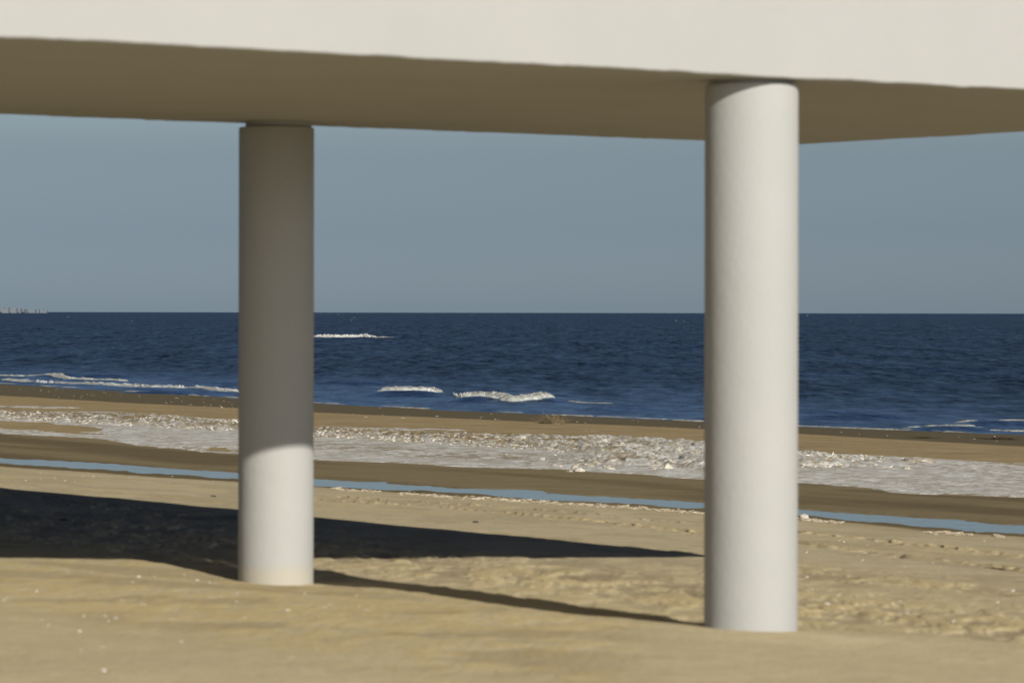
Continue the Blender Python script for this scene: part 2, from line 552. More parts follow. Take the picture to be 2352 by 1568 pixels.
def quads(nr, nc):
    i = np.arange(nr * nc).reshape(nr, nc)
    return np.stack([i[:-1, :-1], i[:-1, 1:], i[1:, 1:], i[1:, :-1]], -1).reshape(-1, 4)


ico = bmesh.new(); bmesh.ops.create_icosphere(ico, subdivisions=1, radius=1.0)
iv = np.array([v.co[:] for v in ico.verts]); ifc = np.array([[v.index for v in f.verts] for f in ico.faces]); ico.free()


def lumps(name, pos, size, mat, seed, smooth=False, tilt=0.35):
    """one mesh of many small broken pieces"""
    pos = np.asarray(pos, float); size = np.asarray(size, float); N = len(pos)
    g = np.random.default_rng(seed)
    sd = g.uniform(0, 400, (N, 1))
    r_ = 1 + 0.7 * (fbm(iv[None, :, 0] * 1.4 + sd, iv[None, :, 1] * 1.4 + iv[None, :, 2] * 2, seed, 2) - 0.5)
    v = iv[None] * r_[..., None]
    a, t = g.uniform(0, 6.28, (N, 1)), g.normal(0, tilt, (N, 1))
    v = v * size[:, None, :]
    x, y, z = v[..., 0], v[..., 1], v[..., 2]
    x, z = x * np.cos(t) - z * np.sin(t), x * np.sin(t) + z * np.cos(t)
    a = a * 0.25 - 0.6
    x, y = x * np.cos(a) - y * np.sin(a), x * np.sin(a) + y * np.cos(a)
    v = np.stack([x, y, z], -1) + pos[:, None, :]
    f = ifc[None] + (np.arange(N) * len(iv))[:, None, None]
    return mesh_obj(name, v.reshape(-1, 3), f.reshape(-1, 3), mat, smooth=smooth)


def spread(core, lim, n):
    a = np.geomspace(core, lim, n + 1)[1:]
    return a


S_core = np.arange(-0.165, 0.1651, 0.00042)
S = np.concatenate([-spread(0.165, 9.0, 45)[::-1], S_core, spread(0.165, 9.0, 45)])
inv = np.arange(1 / 11.0, 1 / 230.0, -1.15e-4)
Y = np.concatenate([np.linspace(-80, 10.5, 60), 1 / inv, [260, 300]])
X2, Y2 = grid(S, Y, lambda y: np.maximum(y, 11.0))
bz, bu, bw, BB, wet, tone, damp, hollow = beach(X2, Y2)
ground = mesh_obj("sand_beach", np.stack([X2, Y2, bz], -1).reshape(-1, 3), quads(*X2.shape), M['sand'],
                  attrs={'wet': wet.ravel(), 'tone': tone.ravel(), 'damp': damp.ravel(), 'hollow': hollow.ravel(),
                         # unseen sand outside the view made paler, added to bounce light under the slab
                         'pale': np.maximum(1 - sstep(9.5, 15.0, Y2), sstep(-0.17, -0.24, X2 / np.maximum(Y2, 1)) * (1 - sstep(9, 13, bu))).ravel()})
tag(ground, kind='structure')


def gz(x, y):
    return float(beach(np.array([x]), np.array([y]))[0][0])


def at_px(px, py):
    x, y, _ = ground_at_px(px, py)
    return x, y, gz(x, y)


# ------------------------------------------------------------------ runnel water (flat, shows where the sand dips below it)
def runnel():
    ws = np.linspace(-60, 160, 500)
    a = bnd('rnear', ws) - 0.35
    b = np.maximum(bnd('rfar', ws), bnd('rnear', ws) + 0.3) + 0.3
    v = []
    for w, p, q in zip(ws, a, b):
        v.append((p * VX + w * WX, p * VY + w * WY, ZR - 0.010))
        v.append((q * VX + w * WX, q * VY + w * WY, ZR - 0.010))
    i = np.arange(len(ws) - 1) * 2
    return mesh_obj("tidal_pool_water", v, np.stack([i, i + 1, i + 3, i + 2], -1), M['pool'])


tag(runnel(), kind='structure')

# ------------------------------------------------------------------ sea
RIDGES = [(721, 911, 884, .13), (846, 1012, 911, .30), (1020, 1290, 924, .30), (1165, 1335, 914, .14), (1356, 1520, 942, .13),
          (1834, 2097, 962, .16), (430, 560, 882, .15), (10, 175, 757, .45), (911, 1006, 773, .45), (1130, 1230, 774, .40),
          (943, 1006, 829, .22), (2209, 2400, 975, .16), (2098, 2288, 987, .12), (700, 880, 773, .45), (80, 300, 868, .16),
          (0, 90, 845, .16), (1850, 2000, 948, .12), (300, 560, 905, .10), (1500, 1900, 800, .25), (150, 420, 820, .20), (1300, 1500, 840, .2), (2050, 2351, 850, .2)]


def sea_z(x, y):
    amp = 0.055 * sstep(90, 160, y) * (1 - sstep(600, 1500, y))
    ph = fbm(x * 0.03, y * 0.012, 101, 3) * 14
    wv = np.sin(y * 2 * np.pi / 9.0 + ph) * 0.5 + 0.5
    z = amp * (wv ** 2.0) * (0.4 + 1.2 * vn(x * 0.12, y * 0.07, 103))
    z = z + 0.035 * (fbm(x * 0.55, y * 0.45, 107, 3) - 0.5) * (1 - sstep(300, 900, y)) * sstep(90, 130, y)
    z = z + 0.012 * (fbm(x * 1.1, y * 0.7, 109, 3) - 0.5) * (1 - sstep(180, 320, y))
    off = sstep(105, 190, y)
    z = z + off * 0.08 * (fbm(x * 0.9, y * 0.45, 131, 2) - 0.5)
    z = z + sstep(130, 300, y) * 0.22 * (fbm(x * 0.30, y * 0.16, 135, 3) - 0.5) + sstep(300, 900, y) * 0.5 * (fbm(x * 0.08, y * 0.045, 139, 3) - 0.5)
    for a, b, py, h in RIDGES:
        xa, ya = P(a, py, 0); xb, yb = P(b, py, 0)
        xc, hw = 0.5 * (xa + xb), 0.5 * (xb - xa)
        wob = (fbm(x * 0.25, x * 0 + py, 113, 3) - 0.5) * 3.0
        t = y - ya - wob
        sharp = max(0.8, h * 4.5)
        prof = np.where(t < 0, np.exp(-(t / sharp) ** 2), np.exp(-(t / (sharp * 3.0)) ** 2))
        env = np.exp(-np.abs((x - xc) / (hw * 1.05)) ** 4)
        z = z + h * 0.85 * prof * env
    return z


Ss = np.concatenate([-spread(0.17, 9.0, 30)[::-1], np.arange(-0.17, 0.1701, 0.0006), spread(0.17, 9.0, 30)])
Ys = np.concatenate([np.linspace(-80, 80, 40), np.arange(82, 235, 0.42), 1 / np.arange(1 / 235., 1 / 6000., -1.0e-5), [8000, 12000, 20000, 40000]])
X3, Y3 = grid(Ss, Ys, lambda y: np.maximum(y, 11.0))
sea = mesh_obj("sea", np.stack([X3, Y3, sea_z(X3, Y3)], -1).reshape(-1, 3), quads(*X3.shape), M['sea'],
               attrs={'calm': ((1 - sstep(0.5, 34, uw(X3, Y3)[0] - bnd('shore', uw(X3, Y3)[1]))) * 1.0).ravel()})
tag(sea, kind='structure')


# ------------------------------------------------------------------ foam
def foam_ribbon(name, pts, height, depth, seed, brk=0.35, step=0.05, zf=None):
    """lumpy ribbon of foam along a line of world points"""
    pts = np.array(pts)
    seg = np.r_[0, np.cumsum(np.hypot(*np.diff(pts, axis=0).T))]
    n = max(8, int(seg[-1] / step))
    t = np.linspace(0, seg[-1], n)
    cx = np.interp(t, seg, pts[:, 0]); cy = np.interp(t, seg, pts[:, 1])
    tx = np.gradient(cx, t); ty = np.gradient(cy, t)
    l = np.hypot(tx, ty); nx, ny = -ty / l, tx / l
    K = 13
    a = np.linspace(-1, 1, K)
    T, A = np.meshgrid(t, a, indexing='ij')
    env = sstep(0, 0.06 * seg[-1] + 0.1, t) * sstep(0, 0.06 * seg[-1] + 0.1, seg[-1] - t)
    on = fbm(t * 0.9, t * 0 + seed, seed, 4, 0.6)
    env = env * sstep(brk - 0.08, brk + 0.12, on)
    lump = 0.15 + 1.5 * fbm(T * 7, A * 3.5 + seed, seed + 5, 5, 0.78)
    H = height * env[:, None] * np.sqrt(np.clip(1 - A ** 2, 0, 1)) * lump
    off = A * depth * (0.5 + 0.5 * env[:, None]) * (0.7 + 0.6 * vn(T * 3, A, seed + 9)) + 0.35 * depth * (fbm(t * 1.2, t * 0, seed + 3, 3) - 0.5)[:, None]
    X = cx[:, None] + nx[:, None] * off
    Y_ = cy[:, None] + ny[:, None] * off
    Z = (zf(X, Y_) if zf else 0) + H - 0.03 * (1 - env[:, None]) - 0.012 * (np.abs(A) > 0.98)
    return mesh_obj(name, np.stack([X, Y_, Z], -1).reshape(-1, 3), quads(n, K), M['foam'])


def pxline(l, z=0.0):
    return [P(a, b, z) for a, b in l]


shore_line = [(-60, 877)] + LINES['shore'][1] + [(2420, 1001)]
o = foam_ribbon("shore_foam", [(x, y) for x, y in pxline([(a, b - 0.6) for a, b in shore_line])], 0.035, 0.18, 5, 0.36, 0.06)
tag(o, kind='structure')
FOAM = [
    ([(-40, 863), (60, 864.5), (100, 866), (200, 872), (300, 877)], 0.06, 0.35, 21, 0.40),
    ([(-40, 873), (120, 879), (270, 886), (400, 890.5), (480, 895), (560, 901)], 0.07, 0.35, 23, 0.38),
    ([(862, 908), (930, 909), (985, 908), (1000, 903)], 0.16, 0.35, 25, 0.0),
    ([(1040, 922), (1100, 923), (1180, 926), (1230, 925), (1262, 920)], 0.16, 0.35, 27, 0.0),
    ([(705, 774), (760, 774), (835, 773.5), (850, 774)], 0.22, 1.2, 29, 0.25),
    ([(850, 775.5), (880, 775), (905, 775.5)], 0.12, 0.8, 31, 0.35),
    ([(2170, 975), (2230, 973), (2290, 975), (2400, 971)], 0.05, 0.3, 33, 0.50),
    ([(2060, 985), (2130, 983), (2230, 986), (2330, 990), (2400, 988)], 0.045, 0.3, 35, 0.50),
    ([(1262, 921), (1330, 925), (1400, 929)], 0.03, 0.35, 37, 0.40),
]
for l, h, dp, sd, br in FOAM:
    y0 = P(*l[0], 0)[1]
    tag(foam_ribbon("wave_foam", pxline(l), h, dp, sd, br, 0.04 if y0 < 250 else 0.15, zf=lambda X, Y_: sea_z(X, Y_)), kind='structure')

def froth(pts, height, depth, n, seed, size=(0.006, 0.018)):
    """loose froth tumbling over a breaking crest"""
    g = np.random.default_rng(seed)
    pts = np.array(pxline(pts))
    seg = np.r_[0, np.cumsum(np.hypot(*np.diff(pts, axis=0).T))]
    t = g.uniform(0, seg[-1], n)
    on = fbm(t * 0.9, t * 0 + seed, seed, 4, 0.6)
    cx = np.interp(t, seg, pts[:, 0]); cy = np.interp(t, seg, pts[:, 1])
    env = sstep(0, 0.05 * seg[-1] + 0.05, t) * sstep(0, 0.05 * seg[-1] + 0.05, seg[-1] - t)
    top = height * env * (0.45 + 1.1 * fbm(t * 3.0, t * 0, seed + 1, 4, 0.7))
    q = g.random(n) ** 0.8
    y = cy + (q - 0.75) * depth + g.normal(0, 0.05, n)
    s = g.uniform(*size, n) * (0.25 + 0.75 * sstep(0.38, 0.52, on)) if height < 0.2 else g.uniform(*size, n)
    z = sea_z(cx, y) * 0.6 + top * q * np.where(g.random(n) < 0.03, g.uniform(0.9, 1.35, n), g.uniform(0.7, 1.0, n))
    tag(lumps("wave_foam", np.stack([cx, y, z], -1), np.stack([s * 1.5, s, s], -1), M['froth'], seed, True), kind='structure')


froth([(858, 908), (930, 910), (985, 909), (1001, 902)], 0.20, 0.5, 4000, 61)
froth([(1038, 920), (1060, 923), (1180, 926), (1235, 925), (1262, 919)], 0.20, 0.5, 6000, 62)
froth([(1225, 924), (1262, 919), (1275, 921)], 0.12, 0.5, 200, 63)
froth([(-40, 863), (60, 864.5), (100, 866), (200, 872), (300, 877)], 0.09, 0.5, 1800, 21)
froth([(40, 875), (120, 879), (270, 886), (400, 890.5), (480, 895), (560, 901)], 0.12, 0.6, 3000, 23)
froth([(721, 774), (760, 774), (835, 774), (850, 774.5)], 0.34, 1.6, 1500, 29, (0.02, 0.07))

# white flecks far out
fv, ff = [], []
for k in range(48):
    px = random.uniform(-40, 2400); py = yh(px) + random.choice([random.uniform(4, 22), random.uniform(4, 60)])
    if random.random() < 0.35 and py > yh(px) + 40: continue
    x, y = P(px, py, 0)
    wdt = random.uniform(0.8, 2.4) / F * y * 1.3
    hgt = random.uniform(0.7, 1.5) / F * y * 0.5
    b = len(fv)
    N = 7
    for i in range(N):
        a = i / (N - 1)
        e = math.sin(math.pi * a) ** 0.6
        for j, (dy, dz) in enumerate(((-0.5, -0.1), (0, 1), (0.6, -0.1))):
            fv.append((x + (a - 0.5) * 2 * wdt, y + dy * wdt, 0.05 + dz * hgt * e * random.uniform(.6, 1.3)))
    for i in range(N - 1):
        for j in range(2):
            q = b + i * 3 + j
            ff.append((q, q + 3, q + 4, q + 1))
tag(mesh_obj("whitecaps", fv, ff, M['foam']), kind='stuff')


# ------------------------------------------------------------------ ice crust on the beach
def ice_sheet():
    Si = np.arange(-0.20, 0.2001, 0.00045)
    Yi = 1 / np.arange(1 / 38., 1 / 125., -2.4e-5)
    x, y = grid(Si, Yi, lambda q: q)
    z, u, w, B = base_height(x, y)
    n1 = fbm(w * 0.30, u * 0.9, 201, 6, 0.68) - 0.5
    n2 = fbm(x * 3.2, y * 1.6, 207, 5, 0.65)
    n3 = fbm(x * 9, y * 4, 211, 4, 0.65)
    d_lo = u - B[3] + n1 * 1.6 + 0.25 * (n2 - 0.5)              # distance above the lower edge
    d_hi = B[5] - u + n1 * 1.2 + 0.25 * (n2 - 0.5)
    sheet = np.minimum(d_lo, d_hi)
    # sandy gap left of the pale column
    pxs = x / y * F + 1176
    gap_c = B[4] - 0.6
    gap = sstep(330, 150, pxs) * np.exp(-((u - (B[3] + 0.52 * (B[4] - B[3]) + 0.5)) / (0.22 * (B[4] - B[3]) + 0.2)) ** 2)
    gap2 = sstep(1980, 2150, pxs) * np.exp(-((u - B[4]) / 0.8) ** 2) * 1.0
    sheet = sheet - gap * 6 - gap2 * (0.6 + 1.6 * n2)
    sheet = sheet - 2.2 * sstep(0.60, 0.70, fbm(w * 0.30 + 7, u * 1.3, 241, 5, 0.6)) * sstep(1500, 1300, pxs)
    h = 0.035 * sstep(-0.05, 0.35, sheet) - 0.02
    # rubble ridge between rublo and icehi
    rb = sstep(-0.3, 0.5, u - B[4] + n1) * sstep(0.5, 1.8, B[5] - u + n1)
    front = sstep(1240, 1420, pxs) * (1 - sstep(1700, 1850, pxs)) * sstep(1.4, 2.4, d_lo)
    amt = np.clip(rb + front, 0, 1) * (1 - 0.75 * sstep(1850, 2000, pxs)) * (sheet > -0.2)
    ch = np.abs(n2 - 0.5) * 2
    h = h + amt * (0.02 + 0.14 * (1 - ch) * n3 + 0.10 * (n2 - 0.4))
    h = h + 0.012 * (n3 - 0.5) * (sheet > 0)
    dirt = sstep(0.50, 0.62, fbm(x * 2.6, y * 1.5, 221, 5, 0.68)) * (0.35 + 0.65 * amt) * (1 - 0.5 * sstep(1300, 1600, pxs))
    dirt = np.maximum(dirt, amt * sstep(1350, 1150, pxs) * sstep(0.46, 0.56, fbm(x * 3.5, y * 2.4, 223, 5, 0.7)))
    dirt = np.maximum(dirt, amt * sstep(0.55, 0.42, n3) * 0.8 * (1 - 0.5 * sstep(1300, 1600, pxs)))
    mid = np.exp(-((u - B[3] - 0.55 * (B[4] - B[3])) / (0.3 * (B[4] - B[3]) + 0.1)) ** 2) * sstep(1500, 1200, pxs) * sstep(500, 640, pxs)
    dirt = np.maximum(dirt, 0.9 * np.maximum(mid, 0.45) * sstep(0.48, 0.58, fbm(x * 4.5, y * 2.2, 231, 5, 0.75)))
    dirt = np.maximum(dirt, 0.9 * sstep(0.3, 0.0, sheet) * sstep(0.5, 0.6, n2))
    # thin tongues farther out
    for a, b, py0, py1, th in ((-80, 235, 931, 938, 4.5), (95, 406, 946, 951, 4.5), (721, 1133, 982, 989, 5.0), (-80, 546, 944, 964, 2.0), (1834, 2450, 1039, 1070, 3.0)):
        yc = py0 + (py1 - py0) * (pxs - a) / (b - a)
        pyv = yh(pxs) + F * (HC - z) / y
        m = sstep(a - 20, a + 60, pxs) * sstep(b, b - 150, pxs)
        tng = (m * th * 0.5 - np.abs(pyv - yc - n1 * 3) - (n2 - 0.5) * 2.5)
        h = np.maximum(h, 0.03 * sstep(-0.3, 0.8, tng) - 0.02)
    keep = h > -0.012
    q = quads(*x.shape)
    kf = keep.ravel()[q].any(1)
    q = q[kf]
    used = np.unique(q)
    remap = np.full(x.size, -1); remap[used] = np.arange(len(used))
    zz = z + 0.006 * (fbm(x * 1.1, y * 0.9, 41, 4) - 0.5) + h
    v = np.stack([x, y, zz], -1).reshape(-1, 3)[used]
    return mesh_obj("ice_crust", v, remap[q], M['ice'], attrs={'dirt': np.clip(dirt, 0, 1).ravel()[used]})


tag(ice_sheet(), kind='stuff')


def lump_mesh(name, seed, sub=3, flat=0.6, rough=0.35, freq=2.0):
    bm = bmesh.new()
    bmesh.ops.create_icosphere(bm, subdivisions=sub, radius=1.0)
    for v in bm.verts:
        c = v.co
        r = 1 + rough * 2 * (fbm(np.array([c.x * freq + 3 * c.z + seed]), np.array([c.y * freq - 2 * c.z]), seed, 4)[0] - 0.5)
        v.co = Vector((c.x * r, c.y * r, c.z * r * flat))
        if v.co.z < -0.25: v.co.z = -0.25
    me = bpy.data.meshes.new(name)
    bmesh.ops.recalc_face_normals(bm, faces=bm.faces)
    bm.to_mesh(me); bm.free()
    return me


def put(name, me, mat, px, py, w_px, hscale=1.0, rz=0.0, sink=0.1):
    x, y, z = at_px(px, py)
    s = w_px / F * y * 0.5
    if not me.materials: me.materials.append(mat)
    o = bpy.data.objects.new(name, me)
    COL.objects.link(o)
    o.location = (x, y, z + s * sink)
    o.rotation_euler = (0, 0, rz)
    o.scale = (s, s, s * hscale)
    return o


ICE = [lump_mesh("ice_block", 300 + i, 3, 0.7, 0.45, 1.8) for i in range(5)]
for m_ in ICE[:3]: m_.materials.append(M['iceblock'])
for m_ in ICE[3:]: m_.materials.append(M['icewhite'])
BL = [(1275, 1071, 14, 0), (1287, 1073, 12, 3), (1321, 1077, 18, 0), (1331, 1082, 22, 3), (1310, 1083, 12, 1), (1326, 1070, 13, 2), (1335, 1065, 24, 4),
      (1347, 1071, 13, 1), (1357, 1073, 18, 0), (1368, 1061, 15, 3), (1374, 1070, 20, 4), (1393, 1075, 17, 0), (1404, 1079, 18, 3), (1401, 1058, 14, 1),
      (1418, 1063, 13, 2), (1432, 1046, 11, 1), (1476, 1065, 17, 3), (1509, 1068, 17, 4), (1519, 1078, 14, 3), (1534, 1078, 26, 4), (1502, 1079, 14, 0),
      (1548, 1064, 16, 1), (1586, 1078, 20, 3), (1601, 1070, 16, 0), (1245, 1057, 15, 3), (1162, 1046, 12, 2), (1445, 1064, 18, 4), (1425, 1070, 22, 3),
      (1460, 1058, 14, 0), (1385, 1052, 13, 4)]
for i, (px, py, wp, kd) in enumerate(BL):
    o = put("ice_block", ICE[kd], None, px, py, wp * 1.1, random.uniform(0.8, 1.2), random.uniform(0, 6.28))
    lab = ("grey brown ice block with dark shaded side at the crust's lower edge" if kd < 3
           else "pale rounded ice block lying at the lower edge of the icy crust")
    if (px, py) == (1245, 1057): lab = "lone pale ice block on the crust, well left of the block cluster"
    if (px, py) == (1162, 1046): lab = "leftmost small brownish ice block, alone on the streaked ice crust"
    if (px, py) == (1534, 1078): lab = "widest pale ice block, near the lower edge close to the lit column"
    if (px, py) == (1331, 1082): lab = "pale ice block standing lowest of the cluster, right beside brown wet sand"
    if lab.startswith(("grey brown", "pale rounded")):
        kind = "grey brown ice block with a shaded side" if kd < 3 else "pale rounded ice block"
        row = "lowest, beside the wet sand" if py > 1074 else ("middle row of the cluster" if py > 1062 else "upper row of the cluster")
        third = "left third" if px < 1360 else ("middle third" if px < 1470 else "right third")
        lab = kind + ", " + row + ", " + third
    tag(o, lab, "ice block", "ice blocks along the lower edge of the crust")
o = put("ice_block", ICE[4], None, 1846, 1190, 24, 0.95, 0.3); tag(o, "large white rounded ice block beside the pool just right of the lit column", "ice block")
o = put("ice_block", ICE[3], None, 1861, 1195, 20, 0.4, 0.9); tag(o, "low flat white ice slab in front of the rounded block by the pool", "ice block")
o = put("ice_mound", lump_mesh("ice_mound", 331, 4, 0.45, 0.5, 2.2), M['iceblock'], 2104, 1064, 84, 0.45, 0.2); tag(o, "long dirty brown and white ice mound on the crust, right part of the beach", "ice mound")
o = put("ice_block", ICE[0], None, 2084, 1078, 18, 1.0, 0.9); tag(o, "small bluish pointed ice lump below the long dirty mound", "ice block")

def edge(k, px):
    return np.interp(px, [p[0] for p in LINES[k][1]], [p[1] for p in LINES[k][1]])


# crumbled crust along the dry edge of the runnel
g_ = np.random.default_rng(11)
px = g_.uniform(730, 2400, 900)
px = px[(vn(px * 0.02, px * 0 + 1, 5) > 0.35)]
py = edge('dry', px) + g_.normal(1.6, 1.8, len(px)) + np.maximum(px - 2351, 0) * 0.06
x, y, z = rays_to_ground(px, py)
s = g_.uniform(0.005, 0.016, len(px)) * np.where(g_.random(len(px)) < 0.08, 2.0, 1)
tag(lumps("crumbled_ice", np.stack([x, y, z + 0.3 * s], -1), np.stack([s * 3.2, s * 1.4, s * 0.6], -1), M['crumb'], 3, tilt=0.1), kind='stuff')

# broken pieces heaped on the ridge of the crust
n = 7000
px = g_.uniform(-60, 2120, n)
px = px[(px < 1640) | (g_.random(n) < 0.45 - 0.4 * sstep(1850, 2100, px))]
t = g_.random(len(px))
py = edge('icehi', px) + (edge('rublo', px) - edge('icehi', px)) * t + 5
x, y, z = rays_to_ground(px, py)
k = vn(x * 1.3, y * 0.6, 77) > 0.22
x, y, z, t, px = x[k], y[k], z[k], t[k], px[k]
s = g_.uniform(0.010, 0.034, len(x))
z = z + 0.010 + (0.03 + 0.10 * (1 - np.abs(2 * t - 1))) * g_.random(len(x))
sz = np.stack([s * g_.uniform(1.0, 2.6, len(x)), s * 1.2, s * g_.uniform(0.25, 0.6, len(x))], -1)
brown = g_.random(len(x)) < np.where(px < 1250, 0.55, 0.3)
pp = np.stack([x, y, z], -1)
tag(lumps("ice_rubble", pp[~brown], sz[~brown], M['icewhite'], 4), kind='stuff')
tag(lumps("sandy_rubble", pp[brown] - np.array([0, 0, 0.02]), sz[brown], M['dirtyice'], 5), kind='stuff')
# apron of pieces in front of the ridge near the lit column
px = g_.uniform(1230, 1640, 1500) + 0 * t if False else 1275 + 365 * g_.random(1500) ** 0.6; t = g_.random(1500)
py = edge('rublo', px) - 12 + (edge('icelo', px) - 20 - edge('rublo', px) + 12) * t
x, y, z = rays_to_ground(px, py)
s = g_.uniform(0.006, 0.028, 1500)
z = z - 0.025
tag(lumps("ice_rubble", np.stack([x, y, z + 0.05], -1), np.stack([s * 2, s * 1.2, s * 0.7], -1), M['icewhite'], 6), kind='stuff')


# ------------------------------------------------------------------ shells and small things
def shell_mesh(seed):
    bm = bmesh.new()
    N, R = 14, 5
    for j in range(R + 1):
        r = j / R
        for i in range(N):
            a = math.pi * (i / (N - 1)) * 1.15 - 0.23
            rib = 1 + 0.05 * math.cos(i * math.pi)
            bm.verts.new((math.cos(a) * r * rib, math.sin(a) * r * rib - 0.4, 0.45 * (1 - r * r) * (0.5 + r * 0.5) + 0.02 * ((i % 2) * r)))
    bm.verts.ensure_lookup_table()
    for j in range(R):
        for i in range(N - 1):
            q = j * N + i
            try: bm.faces.new([bm.verts[k] for k in ((q, q + 1, q + N + 1, q + N))])
            except ValueError: pass
    bmesh.ops.remove_doubles(bm, verts=bm.verts, dist=0.001)
    g = bmesh.ops.extrude_face_region(bm, geom=list(bm.faces))
    for v in [e for e in g['geom'] if isinstance(e, bmesh.types.BMVert)]: v.co.z -= 0.1
    me = bpy.data.meshes.new("shell")
    bmesh.ops.recalc_face_normals(bm, faces=bm.faces)
    bm.to_mesh(me); bm.free()
    me.materials.append(M['shell'])
    return me


SH = [shell_mesh(i) for i in range(2)]


def scatter(n, f, size, label, group, seed):
    r = random.Random(seed)
    for k in range(n):
        px, py = f(r)
        x, y, z = at_px(px, py)
        o = bpy.data.objects.new("shell", SH[k % 2]); COL.objects.link(o)
        s = r.uniform(*size)
        o.location = (x, y, z - 0.05 * s)
        o.rotation_euler = (r.uniform(-.5, .7), r.uniform(-.6, .6), r.uniform(0, 6.28))
        o.scale = (s, s, s)
        tag(o, label, "shell", group)


def between(a, b, px):
    f = lambda k: np.interp(px, [p[0] for p in LINES[k][1]], [p[1] for p in LINES[k][1]])
    return f(a), f(b)


def wetpt(r):
    px = r.uniform(0, 560) if r.random() < 0.7 else r.uniform(721, 2351)
    s, b = between('shore', 'berm', px)
    return px, s + (b - s) * r.uniform(0.15, 1.05)


scatter(75, wetpt, (0.02, 0.042), "tiny white shell on the dark wet sand by the waterline", "shells on the wet strip by the sea", 1)
fore = [(318, 1320), (304, 1335), (546, 1361), (563, 1419), (9, 1375), (15, 1368), (98, 1421), (110, 1436), (252, 1424), (268, 1416), (240, 1410), (185, 1450), (395, 1418),
        (186, 1496), (236, 1487), (418, 1474), (668, 1516), (240, 1545), (700, 1362), (160, 1310), (86, 1355), (330, 1385), (130, 1300), (620, 1380), (760, 1390)]
it = iter(fore)
rr = random.Random(4)
fore += [(rr.uniform(0, 900), rr.uniform(1300, 1420)) for _ in range(20)]
it = iter(fore)
scatter(len(fore), lambda r: next(it), (0.010, 0.018), "small white shell out of focus on the near sand", "shells on the near sand", 2)
scatter(60, lambda r: (r.uniform(30, 540), r.uniform(1085, 1112)) if r.random() < .45 else (r.uniform(1850, 2350), r.uniform(1240, 1440)), (0.010, 0.020),
        "tiny pale shell on dry sand between the pool and the columns", "shells on the dry sand", 3)


def bush(px, py, wid, hei, n, mat, seed, name, label, cat, core=True):
    r = random.Random(seed)
    x, y, z = at_px(px, py)
    V, Fc = [], []
    for k in range(n):
        a = r.uniform(0, 6.28); el_ = r.uniform(0.05, 1.3)
        L = r.uniform(0.5, 1.0)
        p = Vector((r.gauss(0, wid * 0.18), r.gauss(0, wid * 0.12), 0.0))
        d = Vector((math.cos(a) * math.cos(el_) * wid * 0.5, math.sin(a) * math.cos(el_) * wid * 0.35, math.sin(el_) * hei)) * L
        curl = Vector((r.uniform(-.3, .3) * wid, r.uniform(-.2, .2) * wid, r.uniform(-.5, .2) * hei))
        th = wid * r.uniform(0.004, 0.009)
        ring = []
        for i in range(6):
            t = i / 5
            c = p + d * t + curl * t * t
            if c.z < 0: c.z = 0.005
            rr = th * (1 - 0.75 * t)
            ring.append([len(V) + j for j in range(3)])
            for j in range(3):
                an = j * 2.094
                V.append((c.x + rr * math.cos(an), c.y + rr * 0.5 * math.sin(an), c.z + rr * math.sin(an)))
        for i in range(5):
            for j in range(3):
                Fc.append((ring[i][j], ring[i][(j + 1) % 3], ring[i + 1][(j + 1) % 3], ring[i + 1][j]))
    root = bpy.data.objects.new(name, None); COL.objects.link(root); root.location = (x, y, z)
    tag(root, label, cat)
    mesh_obj("twigs", V, Fc, mat, root)
    if core:
        me = lump_mesh("root_clump", seed, 3, 0.6, 0.6, 2.5); me.materials.append(M['weed'])
        c = bpy.data.objects.new("root_clump", me); COL.objects.link(c); c.parent = root
        c.scale = (wid * 0.30, wid * 0.15, hei * 0.38); c.location = (-wid * 0.12, 0, hei * 0.05)
    return root


bush(1268, 973, 0.72, 0.36, 300, M['straw'], 5, "tumbleweed", "tangled dry tumbleweed lying on the wet sand edge near the sea", "tumbleweed")
bush(337, 902, 0.7, 0.13, 120, M['straw'], 6, "straw_clump", "small clump of pale straw at the waterline left of the shaded column", "straw", False)
bush(2288, 1009, 0.9, 0.10, 160, M['weed'], 7, "seaweed_clump", "long brown seaweed clump on wet sand near the sea at far right", "seaweed")
bush(2117, 1006, 0.6, 0.07, 90, M['weed'], 8, "seaweed_clump", "low thin brown seaweed patch on wet sand above the long ice mound", "seaweed", False)
bush(2290, 1308, 0.30, 0.07, 90, M['weed'], 9, "seaweed_clump", "black seaweed tuft on the near tyre track at far right", "seaweed")
for px, py, wp, hs, nm, lab, cat, sd in (
        (530, 1094, 11, 0.9, "stone", "small dark stone standing in the pool beside the shaded column", "stone", 401),
        (1094, 1199, 14, 0.7, "stone", "dark flat stone at the upper edge of the big shadow", "stone", 402),
        (491, 1140, 12, 0.6, "stone", "dark stone at the shadow edge left of the shaded column", "stone", 405),
        (145, 1195, 18, 0.4, "seaweed_clump", "flat dark clump lying inside the big shadow on the left", "seaweed", 403),
        (2165, 1206 + 49, 10, 0.6, "sand_clod", "small brown sand clod beside the upper tyre track", "clod", 404),
        (1963, 1113 - 8, 8, 0.6, "stone", "tiny dark stone on wet brown sand below the ice", "stone", 406)):
    tag(put(nm, lump_mesh(nm, sd, 3, 0.6, 0.5), M['stone'] if nm == 'stone' else M['weed'], px, py, wp, hs), lab, cat)

# ------------------------------------------------------------------ the white building on columns
ZB = HC + 1.25                                    # underside


def Pc(px, py):                                   # points on the underside
    d = F * 1.25 / (yh(px) - py)
    return Vector(((px - 1176) / F * d, d))


